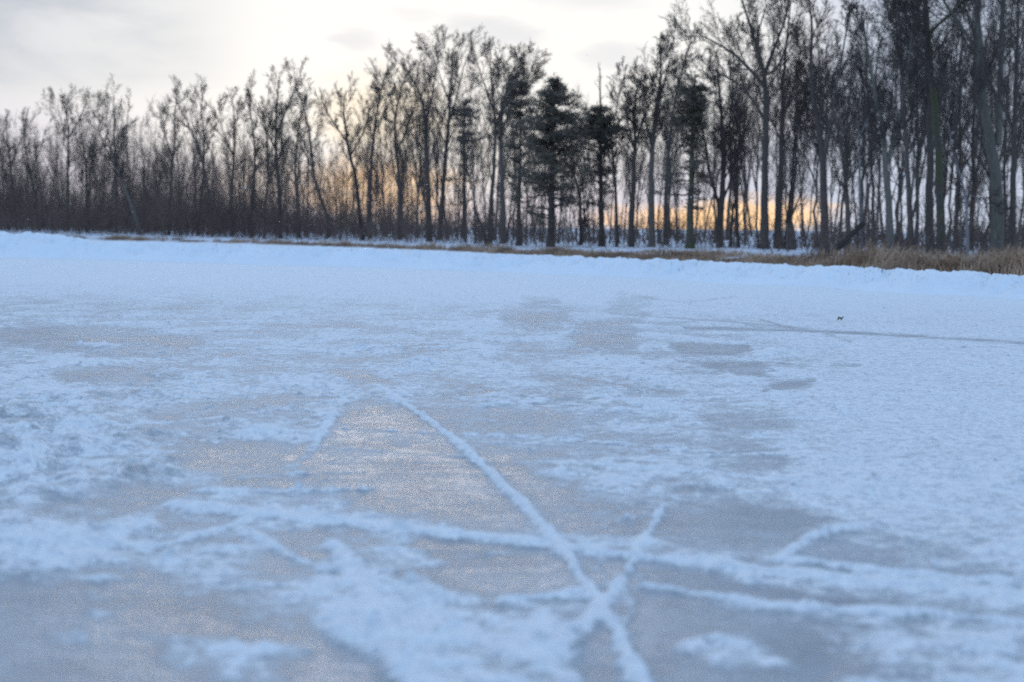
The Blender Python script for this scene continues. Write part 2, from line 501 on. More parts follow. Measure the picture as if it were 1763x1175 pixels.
def build_rink():
    ys = [0.9]
    while ys[-1] < 62: ys.append(ys[-1] * (1.0046 if ys[-1] < 34 else 1.03))
    ys = np.array(ys)
    tn = np.linspace(-.44, .44, 860)
    tw = .44 + np.cumsum(np.geomspace(.002, .25, 22))
    ts = np.concatenate([-tw[::-1], tn, tw])
    Y, T = np.meshgrid(ys, ts, indexing='ij')
    X = Y * T
    P = np.stack([X, Y, np.zeros_like(X)], -1)
    u, v = project(P)
    # wander the outlines, in the ground plane
    n1 = fbm(X * 1.6, Y * 1.6, 4, 1); n2 = fbm(X * 1.6 + 40, Y * 1.6, 4, 7)
    pxm = F / Y                                   # photo px per metre across
    pym = F * H / Y ** 2                          # and along
    uw = u + n1 * .16 * pxm + fbm(X * 9, Y * 9, 3, 12) * .035 * pxm
    vw = v + n2 * .28 * pym + fbm(X * 9, Y * 9, 3, 13) * .07 * pym
    big = fbm(X * .8, Y * .45, 4, 21); mid = fbm(X * 3.2, Y * 2.0, 4, 31); fine = fbm(X * 14, Y * 12, 3, 41)
    cov = .81 + .34 * big + .46 * mid + .34 * fine
    # the right of the rink is evenly covered, the far part thinly dusted
    right = sstep(u, 1250, 1500) * sstep(v, 1000, 850)
    cov = cov + right * (.9 - cov) * .75
    far = sstep(Y, 9, 15)
    cov = cov + far * (.84 + .16 * mid - cov) * .75
    cov = cov + .30 * sstep(Y, 11, 19)
    cov = cov - .16 * sstep(Y, 3.0, 2.2) * (u < 1350)
    left = sstep(u, 900, 200) * sstep(v, 760, 600)
    cov -= .10 * left
    for pts, soft, amt in BARE:
        a = np.array(pts); mrg = soft * 3 + 60
        k = (uw > a[:, 0].min() - mrg) & (uw < a[:, 0].max() + mrg) & (vw > a[:, 1].min() - mrg) & (vw < a[:, 1].max() + mrg)
        sd_ = poly_sd(uw[k], vw[k], pts)
        m_ = sstep(sd_, -soft * 1.3, soft * .9) * amt * 1.08
        cov[k] = cov[k] - m_ * np.clip(cov[k] + .15, .5, 1.0) 
    for pts, hw, amt in SCRAPES:
        d = polyline_dist(u, v + 1.5 * n1, pts)
        cov -= amt * np.exp(-(d / hw) ** 2) * np.clip(.75 + mid * 1.3, 0, 1.2)
    z = np.zeros_like(X)
    heap = np.zeros_like(X)
    for pts, soft, hh in HEAPS:
        a = np.array(pts); mrg = soft * 3 + 60
        k = (uw > a[:, 0].min() - mrg) & (uw < a[:, 0].max() + mrg) & (vw > a[:, 1].min() - mrg) & (vw < a[:, 1].max() + mrg)
        sd_ = poly_sd(uw[k], vw[k], pts)
        m_ = sstep(sd_, -soft, soft)
        cov[k] = cov[k] * (1 - m_) + (.80 + .85 * mid[k] + .65 * fine[k]) * m_
        z[k] += hh * .8 * m_ * np.clip(.45 + 1.7 * fbm(X[k] * 3.6, Y[k] * 3.2, 3, 55) + .45 * fbm(X[k] * 17, Y[k] * 16, 3, 66), 0, 2)
    # lines
    wx = X + .009 * fbm(X * 24, Y * 24, 3, 71); wy = Y + .012 * fbm(X * 24, Y * 24, 3, 72)
    for pts, hw, hh in LINES:
        g = [on_ground(a, b)[:2] for a, b in pts]
        # smooth curve
        g = np.array(g); s = np.linspace(0, len(g) - 1, len(g) * 5); gi = np.arange(len(g))
        gx = np.interp(s, gi, g[:, 0]); gy = np.interp(s, gi, g[:, 1])
        for _ in range(3):
            gx[1:-1] = (gx[:-2] + 2 * gx[1:-1] + gx[2:]) / 4; gy[1:-1] = (gy[:-2] + 2 * gy[1:-1] + gy[2:]) / 4
        k = (X > gx.min() - .4) & (X < gx.max() + .4) & (Y > gy.min() - .4) & (Y < gy.max() + .4)
        d = polyline_dist(wx[k], wy[k], list(zip(gx, gy)))
        wmul = hw * .60 * (1 + .6 * fbm(X[k] * 9, Y[k] * 5, 3, 81))
        f_ = np.exp(-(d / wmul) ** 2)
        br = np.clip(.95 + .6 * fine[k] + .3 * mid[k], .75, 1.15)
        cov[k] += (f_ * 1.3 * br) * min(1, hh / .0105) + .10 * np.exp(-(d / (wmul * 3.2)) ** 2) * np.clip(.5 + 2 * fine[k], 0, 1.5)
        z[k] += hh * .20 * f_ * np.clip(1 + 2.2 * fine[k], .1, 2.4)
    # faint random skate scratches in the foreground
    r2 = np.random.default_rng(8)
    for i in range(60):
        y0 = r2.uniform(2.2, 12); x0 = r2.uniform(-.35, .35) * y0
        a = r2.normal(0.15, .5); L = r2.uniform(.5, 2.2); c = r2.normal(0, .25)
        s = np.linspace(-.5, .5, 9) * L
        gx = x0 + s * np.cos(a) - c * s * s * np.sin(a); gy = y0 + s * np.sin(a) + c * s * s * np.cos(a)
        k = (X > gx.min() - .1) & (X < gx.max() + .1) & (Y > gy.min() - .1) & (Y < gy.max() + .1)
        d = polyline_dist(X[k], Y[k], list(zip(gx, gy)))
        cov[k] += np.exp(-(d / (.006 + .0012 * y0)) ** 2) * r2.choice([.35, .25, -.22])
    cov = np.clip(cov, -.2, 1.35)
    sn = sstep(cov, .15, 1.0)
    z += sn * (.0008 + .003 * np.clip(fine + .3, 0, 1) + .003 * np.clip(mid + .2, 0, 1)) + np.clip(cov - .75, 0, .5) * .012
    z += sn * .003 * fbm(X * 2.0, Y * 1.2, 3, 95)
    # scattered crumbs
    z += .016 * sstep(fbm(X * 17, Y * 17, 2, 99), .36, .6) * sstep(big + mid, -.25, .4) * sn
    z += .009 * np.clip(fbm(X * 26, Y * 22, 3, 120), 0, 1) * sn * sstep(mid, -.1, .4)
    cov += .3 * sstep(fbm(X * 20, Y * 20, 2, 99), .42, .62) * sstep(Y, 2.5, 4)
    edge = np.maximum(sstep(np.abs(T), .9, 1.6), sstep(Y, 50, 60))
    z = z * (1 - edge) + .002 * (1 - edge)
    P[..., 2] = z
    me = mesh_np('rink', P.reshape(-1, 3), grid_faces(*X.shape))
    a = me.attributes.new('snow', 'FLOAT', 'POINT'); a.data.foreach_set('value', cov.ravel().astype(np.float32))
    tag(link('frozen_pond', me, RINK), kind='structure')


build_rink()

# wide lake sheet underneath, reaching everywhere round the camera
g = np.array([[-1500, -1500, -.030], [1500, -1500, -.030], [1500, 1500, -.030], [-1500, 1500, -.030]])
tag(link('ground', mesh_np('ground', g, np.array([[0, 1, 2, 3]]), False), SNOW_LAKE), kind='structure')

# ------------------------------------------------------------------ snow bank ploughed up round the rink
US = np.array([-900, -300, 0, 25, 45, 75, 100, 130, 160, 250, 450, 600, 700, 880, 1100, 1220, 1300, 1500, 1640, 1700, 1763, 2000, 2600])
TOPV = np.array([402, 404, 403, 409, 404, 408, 409, 414, 419, 421, 427, 431, 435, 442, 450, 455, 459, 466, 473, 475, 479, 495, 520])
RU = np.array([-900, 0, 450, 880, 1300, 1763, 2600])
RD = np.array([36., 33.5, 30, 26.5, 21.5, 17.5, 13])


def build_bank():
    n = 1500
    uu = np.linspace(-900, 2600, n)
    Dd = np.interp(uu, RU, RD)
    crest = at(uu, np.interp(uu, US, TOPV), Dd)
    crest_z = np.clip(crest[:, 2], .12, .6)
    prof = np.linspace(-1, 1, 46)      # across: negative is towards the rink
    S, Q = np.meshgrid(np.arange(n), prof, indexing='ij')
    cx, cy, cz = crest[:, 0][S], crest[:, 1][S], crest_z[S]
    wdt = 1.8 + 1.4 * fbm(cx * .45, cy * .3 + 9, 3, 5)
    yy = cy + Q * wdt; xx = cx * (yy / cy)
    shape = (1 - np.abs(Q) ** 1.7) ** 1.3
    lump = fbm(xx * 1.1, yy * 1.1, 4, 15); lump2 = fbm(xx * 4.2, yy * 4.2, 3, 25)
    z = cz * shape * (1 + 1.4 * lump * (1 - .75 * np.exp(-(Q / .25) ** 2))) + shape * (lump2 * .22 + .16 * (.28 - np.abs(fbm(xx * 2.1, yy * 2.1, 3, 77))) * (Q < .1))
    z = np.minimum(z, cz * 1.12 + .05 * lump2)
    z = z - .04 * (np.abs(Q) ** 6)
    P = np.stack([xx, yy, z], -1)
    tag(link('snow_bank', mesh_np('snow_bank', P.reshape(-1, 3), grid_faces(n, 46)), SNOW_BANK), kind='structure')


build_bank()

# ------------------------------------------------------------------ woodland ground beyond the pond
SU = np.array([-1500, 0, 450, 880, 1300, 1763, 2600])
SD = np.array([130., 108, 84, 50, 34, 25, 17])


def shore_dist(u): return np.interp(u, SU, SD)


def ground_z(x, y):
    x = np.asarray(x, float); y = np.asarray(y, float)
    u = CX + F * x / y
    s = y - shore_dist(u)
    n = fbm(x * .12, y * .12, 3, 33) * .12 + fbm(x * .6, y * .6, 3, 34) * .05
    z = sstep(s, 0, 6) * .13 + np.clip(s, 0, 300) * .0085 * sstep(s, 0, 45) + n * sstep(s, 0, 5)
    return z - .05 * (1 - sstep(s, -1.5, .5))


def build_floor():
    tt = np.linspace(-1.0, 1.0, 420)
    ss_ = np.concatenate([np.linspace(-2, 30, 150), 30 + np.cumsum(np.geomspace(.25, 25, 90))])
    T, S = np.meshgrid(tt, ss_, indexing='ij')
    Y = shore_dist(CX + F * T) + S; X = Y * T
    P = np.stack([X, Y, ground_z(X, Y)], -1)
    tag(link('woodland_ground', mesh_np('woodland_ground', P.reshape(-1, 3), grid_faces(*T.shape)[:, ::-1]), SNOW_FLOOR), kind='structure')


build_floor()


# ------------------------------------------------------------------ trees
def tubes(P, Rr, sides):
    """P (N,n,3), Rr (N,n) -> verts, quads"""
    N, n, _ = P.shape
    T = np.gradient(P, axis=1)
    T /= np.linalg.norm(T, axis=2, keepdims=True) + 1e-9
    ref = np.where(np.abs(T[:, :1, 2:3]) > .8, np.array([[[1., 0, 0]]]), np.array([[[0, 0, 1.]]]))
    A = np.cross(T, ref); A /= np.linalg.norm(A, axis=2, keepdims=True) + 1e-9
    B = np.cross(T, A)
    an = np.arange(sides) * 2 * np.pi / sides
    V = P[:, :, None] + Rr[:, :, None, None] * (A[:, :, None] * np.cos(an)[None, None, :, None] + B[:, :, None] * np.sin(an)[None, None, :, None])
    idx = np.arange(N * n * sides).reshape(N, n, sides)
    a = idx[:, :-1]; b = idx[:, 1:]
    f = np.stack([a, np.roll(a, -1, 2), np.roll(b, -1, 2), b], -1).reshape(-1, 4)
    return V.reshape(-1, 3), f


class Acc:
    def __init__(s): s.v = []; s.f = []; s.n = 0
    def add(s, v, f): s.v.append(v); s.f.append(f + s.n); s.n += len(v)
    def mesh(s, name, smooth=True):
        ks = {}
        for f in s.f: ks.setdefault(f.shape[1], []).append(f)
        return mesh_np(name, np.concatenate(s.v), [np.concatenate(x) for x in ks.values()], smooth)


def resample(P, Rr, t):
    """P (N,n,3), t (N,k) in 0..1 -> points, tangents, radii"""
    n = P.shape[1]
    x = np.clip(t, 0, .9999) * (n - 1); i = x.astype(int); f = (x - i)[..., None]
    r = np.arange(P.shape[0])[:, None]
    a = P[r, i]; b = P[r, i + 1]
    tan = b - a; tan /= np.linalg.norm(tan, axis=2, keepdims=True) + 1e-9
    return a + (b - a) * f, tan, Rr[r, i] * (1 - f[..., 0]) + Rr[r, i + 1] * f[..., 0]


def sprout(rg, P, Rr, k, t0, t1, ang, length, npts, rfac, rmin, up=.12, wob=.22, tpow=1.0):
    N = P.shape[0]
    t = t0 + (t1 - t0) * ((np.arange(k)[None] + rg.uniform(0, 1, (N, k))) / k) ** tpow
    p, tan, rad = resample(P, Rr, t)
    rnd = rg.normal(0, 1, (N, k, 3)); perp = np.cross(tan, rnd); perp /= np.linalg.norm(perp, axis=2, keepdims=True) + 1e-9
    a = rg.uniform(ang[0], ang[1], (N, k, 1))
    d = tan * np.cos(a) + perp * np.sin(a)
    pl = np.linalg.norm(np.diff(P, axis=1), axis=2).sum(1)[:, None]
    L = (length * pl if length < 0 else None)
    L = pl * (-length) * rg.uniform(.55, 1.2, (N, k)) * (1.0 - .35 * t) if length < 0 else length * rg.uniform(.5, 1.25, (N, k)) * (1.12 - .5 * t)
    pts = [p]; step = (L / (npts - 1))[..., None]
    for _ in range(npts - 1):
        pts.append(pts[-1] + d * step)
        d = d + rg.normal(0, wob, d.shape) + np.array([0, 0, up]); d /= np.linalg.norm(d, axis=2, keepdims=True)
    C = np.stack(pts, 2).reshape(N * k, npts, 3)
    r0 = np.maximum(rad * rfac, rmin).reshape(-1, 1)
    tp = np.linspace(1, 0, npts)[None]
    r1 = np.minimum(np.maximum(r0 * .3, rmin * .6), r0)
    return C, r1 + (r0 - r1) * tp


def trunk_line(rg, h, r, lean=(0, 0), n=14, wob=.02):
    z = np.linspace(-.25, h, n); t = np.clip(z / h, 0, 1)
    w1 = np.cumsum(rg.normal(0, wob * h / n * 2.2, (n, 2)), 0); w1 -= w1[1]
    w1[:2] = 0
    P = np.stack([lean[0] * h * t + w1[:, 0], lean[1] * h * t + w1[:, 1], z], -1)
    Rr = r * (1 - .86 * t ** .9); Rr[0] *= 1.6; Rr[1] *= 1.15
    return P[None], Rr[None]


def crown_mesh(rg, P0, R0, h, t0=.38, k1=13, ang=(.35, .85), l1=.30, dens=1.0, limbs=None, twig=.0060, up=.14):
    """limbs, branches and twigs grown on the trunk polylines"""
    acc = Acc()
    src = [(P0, R0, t0, k1)] + ([(p, r, .12, max(4, int(k1 * .6))) for p, r in limbs] if limbs else [])
    for (P, Rr, s0, kk) in src:
        L1, r1 = sprout(rg, P, Rr, kk, s0, .99, ang, l1 * h, 7, .40, twig * 1.6, up * .8, .10)
        acc.add(*tubes(L1, r1, 5))
        L2, r2 = sprout(rg, L1, r1, 7, .18, .98, (.35, .75), -.52, 6, .50, twig * 1.15, up * .5, .11)
        acc.add(*tubes(L2, r2, 3))
        L3, r3 = sprout(rg, L2, r2, max(2, round(7 * dens)), .12, 1, (.35, .8), -.56, 4, .65, twig * .85, .05, .12)
        acc.add(*tubes(L3, r3, 3))
        L4, r4 = sprout(rg, L3, r3, max(2, round(6 * dens)), .1, 1, (.35, .8), -.85, 2, .8, twig * .8, .05, .22)
        acc.add(*tubes(L4, r4, 3))
    return acc


def make_proto(seed, h, r, kind):
    rg = np.random.default_rng(seed)
    lean = rg.normal(0, .035, 2)
    P, Rr = trunk_line(rg, h, r, lean, 16, .030 if kind != 'crooked' else .065)
    tr = Acc(); tr.add(*tubes(P, Rr, 8))
    limbs = []
    if kind in ('forked', 'vase', 'crooked'):
        kf = {'forked': 1, 'vase': 3, 'crooked': 2}[kind]
        C, rc = sprout(rg, P, Rr, kf, .25, .50, (.18, .42), .62 * h, 9, .80, .02, .10, .09)
        tr.add(*tubes(C, rc, 6)); limbs.append((C, rc))
    c = crown_mesh(rg, P, Rr, h, {'tall': .36, 'forked': .34, 'vase': .32, 'crooked': .26, 'feathery': .15, 'pole': .40}[kind],
                   {'tall': 17, 'forked': 13, 'vase': 9, 'crooked': 12, 'feathery': 26, 'pole': 15}[kind],
                   (.30, .75), {'tall': .28, 'forked': .27, 'vase': .30, 'crooked': .27, 'feathery': .22, 'pole': .17}[kind],
                   .56, limbs)
    return tr.mesh('trunk'), c.mesh('crown')


KINDS_ = ['tall', 'forked', 'vase', 'feathery', 'crooked', 'crooked', 'pole', 'forked', 'vase', 'tall', 'crooked', 'forked', 'crooked', 'vase', 'forked', 'feathery']
PROTO = []
for i, k in enumerate(KINDS_):
    a, b = make_proto(100 + i, 11.0, .075 + .014 * (i % 4), k)
    a.materials.append(BARK if i % 3 else BARK_D); b.materials.append(TWIG)
    PROTO.append((k, a, b))


def place_tree(u, D, topv, label, group, proto=None, rz=None, sx=1.0, name='bare_tree', flip=False):
    x = (u - CX) / F * D * 1.0
    p = at(u, 420, D); x = float(p[0])
    gz = float(ground_z(x, D))
    top = float(at(u, topv, D)[2])
    h = max(1.5, top - gz)
    k, a, b = PROTO[proto if proto is not None else random.randrange(len(PROTO))]
    root = thing(name, (x, D, gz), label, 'tree', group)
    s = h / 11.6
    root.rotation_euler = (random.gauss(0, .045), random.gauss(0, .045), rz if rz is not None else random.uniform(0, 6.28))
    root.scale = (s * sx, s * sx, s)
    link('trunk', a, None, root); link('crown', b, None, root)
    return root


def hero_tree(u, D, basev_dummy, trunkpx, r0, label, limbspx=(), mat=None, t0=.35, k1=14, l1=.28, seed=0, dens=.85, name='bare_tree', twig=.0068, group=None, rtop=.15, up=.14, ang=(.35, .85)):
    """trunkpx: list of photo points the trunk passes through above its base; limbs likewise, each starting on the trunk"""
    rg = np.random.default_rng(500 + seed)
    x = float(at(u, 420, D)[0]); gz = float(ground_z(x, D))
    root = thing(name, (x, D, gz), label, 'tree', group)
    org = np.array([x, D, gz])

    def line(pts, ra, rb, depth0, depthd, n=16):
        w_ = np.array([at(a, b, D) for a, b in pts]) - org
        w_[:, 1] += depth0 + np.linspace(0, depthd, len(pts))
        seg = np.r_[0, np.cumsum(np.linalg.norm(np.diff(w_, axis=0), axis=1))]
        s = np.linspace(0, seg[-1], n)
        P = np.stack([np.interp(s, seg, w_[:, i]) for i in range(3)], -1)
        for _ in range(2): P[1:-1] = (P[:-2] + 2 * P[1:-1] + P[2:]) / 4
        P[2:-1] += rg.normal(0, .012, P[2:-1].shape) * seg[-1] / 8
        t = s / seg[-1]
        return P[None], (ra * (1 - t) ** .9 + rb)[None]
    base = [(u, None)]
    gpx = project(np.array([[x, D, gz - .2]]))
    pts = [(float(gpx[0][0]), float(gpx[1][0]))] + list(trunkpx)
    r0 *= .84
    P, Rr = line(pts, r0 * (1 - rtop), r0 * rtop, 0, rg.normal(0, .3), 20)
    Rr[0, 0] *= 1.25
    h = float(P[0, -1, 2])
    a = Acc(); a.add(*tubes(P, Rr, 10)); link('trunk', a.mesh('trunk'), mat or BARK, root)
    limbs = []
    for (pp, lr) in limbspx:
        # start the limb at the trunk's own depth
        p0 = np.array(at(pp[0][0], pp[0][1], D)) - org
        j = np.argmin(np.abs(P[0, :, 2] - p0[2]))
        C, rc = line(pp, lr * .68, lr * .12, float(P[0, j, 1]), rg.normal(0, 1.2), 12)
        a = Acc(); a.add(*tubes(C, rc, 7)); link('limb', a.mesh('limb'), mat or BARK, root)
        limbs.append((C, rc))
    c = crown_mesh(rg, P, Rr, max(h, 4), t0, k1, ang, l1, dens, limbs, twig, up)
    link('crown', c.mesh('crown'), TWIG, root)
    return root


# --- the trees one can follow in the photo
G_R = 'bare trees along the right shore'
G_M = 'bare trees along the middle shore'
G_L = 'bare trees along the far left shore'
hero_tree(1717, 44, 0, [(1717, 380), (1714, 300), (1700, 240), (1688, 160), (1680, 70), (1676, -40), (1670, -160)], .24,
          'large olive-grey tree at the right edge whose thick trunk bends left below a high fork',
          [([(1716, 250), (1722, 160), (1725, 60), (1730, -60), (1740, -180)], .14), ([(1684, 100), (1650, 45), (1620, 0), (1590, -60)], .08),
           ([(1692, 190), (1640, 150), (1600, 95)], .05), ([(1722, 150), (1760, 80), (1800, 20)], .05)], BARK_L, .4, 12, .22, 1, group=G_R)
hero_tree(1621, 46, 0, [(1620, 380), (1618, 300), (1612, 220), (1604, 130), (1596, 40), (1590, -90), (1588, -170)], .17,
          'straight trunk greened with moss beside a dark trunk, bare branches high above',
          [([(1604, 130), (1560, 60), (1530, 20), (1505, -40)], .06), ([(1598, 60), (1640, 10), (1665, -60)], .06)], BARK_M, .45, 14, .2, 2, group=G_R)
hero_tree(1603, 47.5, 0, [(1600, 380), (1602, 250), (1598, 100), (1592, 0), (1580, -150)], .17,
          'dark straight trunk touching the left side of the moss-green trunk', [([(1600, 200), (1570, 100), (1540, 30)], .06)], BARK_D, .4, 12, .2, 3, group=G_R)
hero_tree(1483, 45, 0, [(1482, 370), (1479, 290), (1480, 230), (1474, 200)], .075,
          'thin pale whitish dead trunk standing straight behind the leaning log', [([(1482, 230), (1494, 175), (1500, 140)], .03)], BARK_P, .6, 6, .10, 4, .6, group=G_R)
hero_tree(1668, 40, 0, [(1667, 390), (1665, 330), (1654, 290), (1645, 260), (1640, 210)], .06,
          'thin pale crooked sapling leaning left between the mossy trunk and the big bent tree', [([(1664, 330), (1690, 350), (1700, 360)], .02)], BARK_P, .5, 7, .14, 5, .7, group=G_R)
hero_tree(1421, 52, 0, [(1420, 380), (1418, 290), (1414, 240), (1400, 180), (1395, 110), (1400, 40), (1392, -10)], .19,
          'stout dark trunk between the leaning log and the tall spreading tree, forking halfway up',
          [([(1417, 270), (1432, 200), (1440, 130), (1452, 60), (1460, 10)], .09), ([(1416, 270), (1398, 230), (1380, 200)], .05)], BARK, .35, 15, .2, 6, group=G_R)
hero_tree(1317, 57, 0, [(1316, 380), (1317, 300), (1318, 220), (1318, 150), (1316, 118), (1300, 75), (1285, 30), (1270, -15)], .20,
          'tallest spreading tree right of the sunset glow, its fork arching left over the skyline',
          [([(1317, 150), (1290, 120), (1265, 95), (1230, 75), (1190, 55)], .10), ([(1317, 125), (1345, 60), (1365, 15), (1370, -40)], .09),
           ([(1317, 210), (1300, 175), (1275, 140), (1225, 115)], .08), ([(1318, 130), (1345, 115), (1362, 60), (1388, -10)], .06), ([(1300, 80), (1310, 30), (1330, -20)], .05)], BARK_D, .5, 12, .2, 7, up=.2, group=G_R)
hero_tree(1341, 60, 0, [(1341, 370), (1344, 280), (1348, 200), (1350, 130), (1358, 60), (1365, 0)], .17,
          'dark trunk close against the right side of the tall spreading tree', [([(1347, 210), (1365, 150), (1380, 90)], .06), ([(1345, 260), (1375, 200), (1395, 160)], .05)], BARK_D, .4, 15, .2, 8, group=G_R)
hero_tree(1239, 62, 0, [(1240, 380), (1246, 300), (1244, 230), (1240, 170), (1235, 110)], .19,
          'short-boled dark tree standing against the brightest orange sky, splitting low into two stems',
          [([(1240, 360), (1222, 300), (1214, 220), (1200, 150), (1190, 100)], .10), ([(1242, 350), (1262, 310), (1270, 240), (1282, 170)], .07)], BARK_D, .35, 14, .2, 9, group=G_R)
hero_tree(1363, 55, 0, [(1362, 400), (1360, 385)], .25, 'broken grey stump between tall trunks right of the sunset glow', (), BARK, .5, 5, .12, 10, .4, name='tree_stump', rtop=.7, group=G_R)
hero_tree(1535, 43, 0, [(1532, 380), (1525, 300), (1520, 230), (1505, 160), (1490, 90), (1480, 20)], .14,
          'brownish tree behind the tall grass right of the pale dead trunk, leaning a little left', [([(1524, 290), (1545, 210), (1560, 130), (1565, 60)], .07)], BARK_L, .35, 15, .2, 11, group=G_R)
hero_tree(1570, 48, 0, [(1568, 350), (1560, 260), (1556, 160), (1545, 60), (1540, -60)], .12,
          'slender grey tree left of the paired dark and mossy trunks', (), BARK, .35, 17, .2, 12, group=G_R)
hero_tree(1742, 42, 0, [(1744, 380), (1746, 250), (1750, 120), (1755, 0), (1760, -120)], .12,
          'rightmost straight dark trunk at the frame edge beyond the big bent tree', (), BARK_D, .3, 18, .2, 13, group=G_R)
hero_tree(1460, 50, 0, [(1460, 380), (1455, 300), (1445, 240), (1430, 180), (1420, 110)], .12,
          'grey tree leaning left just behind the upper end of the leaning log', (), BARK, .3, 16, .22, 14, group=G_R)

hero_tree(563, 100, 0, [(568, 385), (552, 340), (540, 310), (536, 265), (533, 230), (525, 190), (510, 150)], .17,
          'dark curved trunk leaning left, at the left edge of the low sunset light', [([(538, 290), (520, 250), (500, 200)], .07)], BARK_D, .45, 13, .2, 20, group=G_M)
hero_tree(625, 92, 0, [(618, 360), (612, 300), (600, 260), (593, 210), (590, 170), (596, 155)], .19,
          'dark tree with a snaking trunk and rounded crown before the pale orange light', [([(602, 270), (628, 230), (640, 190), (655, 165)], .08), ([(600, 250), (580, 215), (562, 180)], .07)], BARK_D, .45, 14, .2, 21, group=G_M)
hero_tree(636, 96, 0, [(638, 350), (637, 300), (642, 250), (645, 210), (655, 165), (662, 130), (668, 115)], .17,
          'slim upright trunk in the orange light with a high crown leaning over to the right', [([(643, 240), (655, 195), (685, 150)], .06)], BARK_D, .55, 12, .2, 22, group=G_M)
hero_tree(689, 90, 0, [(688, 350), (687, 300), (680, 250), (680, 200), (690, 150), (705, 120)], .17,
          'slender dark trunk crossing the yellow break in the cloud, right of the orange light', [([(684, 260), (700, 220), (712, 180), (722, 140)], .08), ([(681, 200), (665, 155), (655, 130)], .06), ([(690, 320), (705, 260), (710, 200)], .06)], BARK_D, .5, 13, .2, 23, up=.1, group=G_M)
hero_tree(740, 84, 0, [(739, 380), (737, 320), (734, 260), (732, 200), (725, 160), (705, 130), (690, 110)], .22,
          'thick dark trunk with a tall crown arching left, left of the shaggy pines', [([(733, 210), (745, 165), (752, 120), (760, 90)], .09)], BARK_D, .45, 14, .22, 24, up=.08, group=G_M)
hero_tree(757, 88, 0, [(760, 370), (765, 300), (770, 240), (775, 180), (778, 120), (780, 85)], .20,
          'tall rough trunk with high upswept branches breaking the skyline left of the pines', [([(770, 220), (790, 160), (800, 110), (815, 85)], .08), ([(774, 180), (758, 130), (745, 95)], .06)], BARK_D, .4, 16, .2, 25, group=G_M)
hero_tree(844, 70, 0, [(843, 380), (848, 320), (852, 260), (853, 200), (847, 150), (842, 110), (846, 95)], .15,
          'clean dark trunk left of the black-boughed pine with a narrow tall crown', [([(851, 230), (868, 170), (880, 120), (892, 100)], .07), ([(849, 190), (832, 140), (820, 105)], .06)], BARK_D, .5, 14, .2, 26, group=G_M)
hero_tree(842, 67, 0, [(828, 385), (818, 365)], .11, 'short dark snag leaning left from the foot of the clean dark trunk', (), BARK_D, .5, 5, .1, 27, .4, name='tree_stump', rtop=.5, group=G_M)
hero_tree(866, 72, 0, [(866, 380), (864, 300), (862, 220), (870, 160), (885, 125), (905, 110)], .19,
          'rough grey-brown trunk just left of the black-boughed pine with a domed feathery crown', [([(864, 230), (885, 170), (900, 140)], .07), ([(865, 180), (890, 150), (915, 130)], .05)], BARK, .5, 16, .2, 28, group=G_M)
hero_tree(1000, 66, 0, [(1000, 380), (998, 330), (985, 290), (975, 250)], .12, 'low curved trunk among the lower boughs of the two middle pines', [([(1018, 415), (1008, 385), (1000, 360)], .07)], BARK_D, .5, 10, .2, 29, group=G_M)
hero_tree(1062, 63, 0, [(1062, 370), (1058, 300), (1052, 240), (1060, 190), (1068, 150)], .10,
          'thin straight tree between the flat-topped pine and the orange light', (), BARK_D, .4, 16, .22, 30, group=G_M)
hero_tree(1087, 62, 0, [(1087, 370), (1090, 300), (1093, 240), (1090, 180), (1096, 140)], .17,
          'sturdy trunk at the left end of the orange light with a rounded crown', [([(1091, 260), (1075, 210), (1070, 165)], .06), ([(1092, 250), (1108, 200), (1115, 150)], .06)], BARK_D, .45, 14, .22, 31, group=G_M)
hero_tree(1122, 61, 0, [(1122, 370), (1121, 300), (1124, 240), (1132, 180), (1140, 120), (1136, 75)], .19,
          'tall trunk rising through the orange light, topped by a crown leaning right above its neighbours', [([(1133, 180), (1150, 130), (1165, 85)], .08), ([(1124, 260), (1108, 210), (1100, 170)], .06)], BARK, .45, 15, .2, 32, group=G_M)
hero_tree(1145, 66, 0, [(1146, 370), (1148, 290), (1155, 220), (1165, 160), (1180, 100), (1195, 50)], .13,
          'slim tree leaning right behind the mossy pine trunk with a pale high crown', (), BARK, .35, 18, .22, 33, group=G_M)
hero_tree(1271, 64, 0, [(1271, 380), (1266, 320), (1258, 250), (1262, 180), (1270, 110), (1262, 60)], .09,
          'thin wavy trunk crossing the right end of the orange light', (), BARK_D, .35, 16, .22, 34, group=G_R)

hero_tree(30, 145, 0, [(25, 350), (18, 290), (12, 240), (10, 200)], .17, 'leftmost thin tree with a wispy top above the snow pile', [([(18, 290), (30, 240), (42, 205)], .08)], BARK_D, .4, 13, .2, 40, group=G_L)
hero_tree(68, 142, 0, [(62, 340), (52, 290), (45, 240), (42, 200)], .16, 'dark forked tree just right of the leftmost tree', [([(56, 300), (70, 250), (74, 215)], .08)], BARK_D, .4, 12, .18, 41, group=G_L)
hero_tree(118, 138, 0, [(118, 350), (118, 290), (120, 230), (116, 190), (122, 160)], .18, 'bushy-topped tree above the right end of the snow pile', [([(119, 240), (140, 200), (148, 170)], .08), ([(118, 240), (102, 200), (98, 170)], .07)], BARK_D, .42, 15, .2, 42, group=G_L)
hero_tree(152, 135, 0, [(150, 340), (148, 280), (143, 240), (135, 210)], .16, 'shorter dark tree under the crowns of two bushy-topped trees at far left', [([(149, 280), (165, 235), (172, 200)], .08)], BARK_D, .4, 12, .2, 43, group=G_L)
hero_tree(200, 130, 0, [(200, 340), (197, 270), (195, 210), (195, 165)], .20, 'broad rounded tree, the fullest crown at far left', [([(198, 290), (170, 235), (165, 180)], .10), ([(197, 280), (225, 230), (235, 185)], .10)], BARK_D, .4, 15, .22, 44, group=G_L)
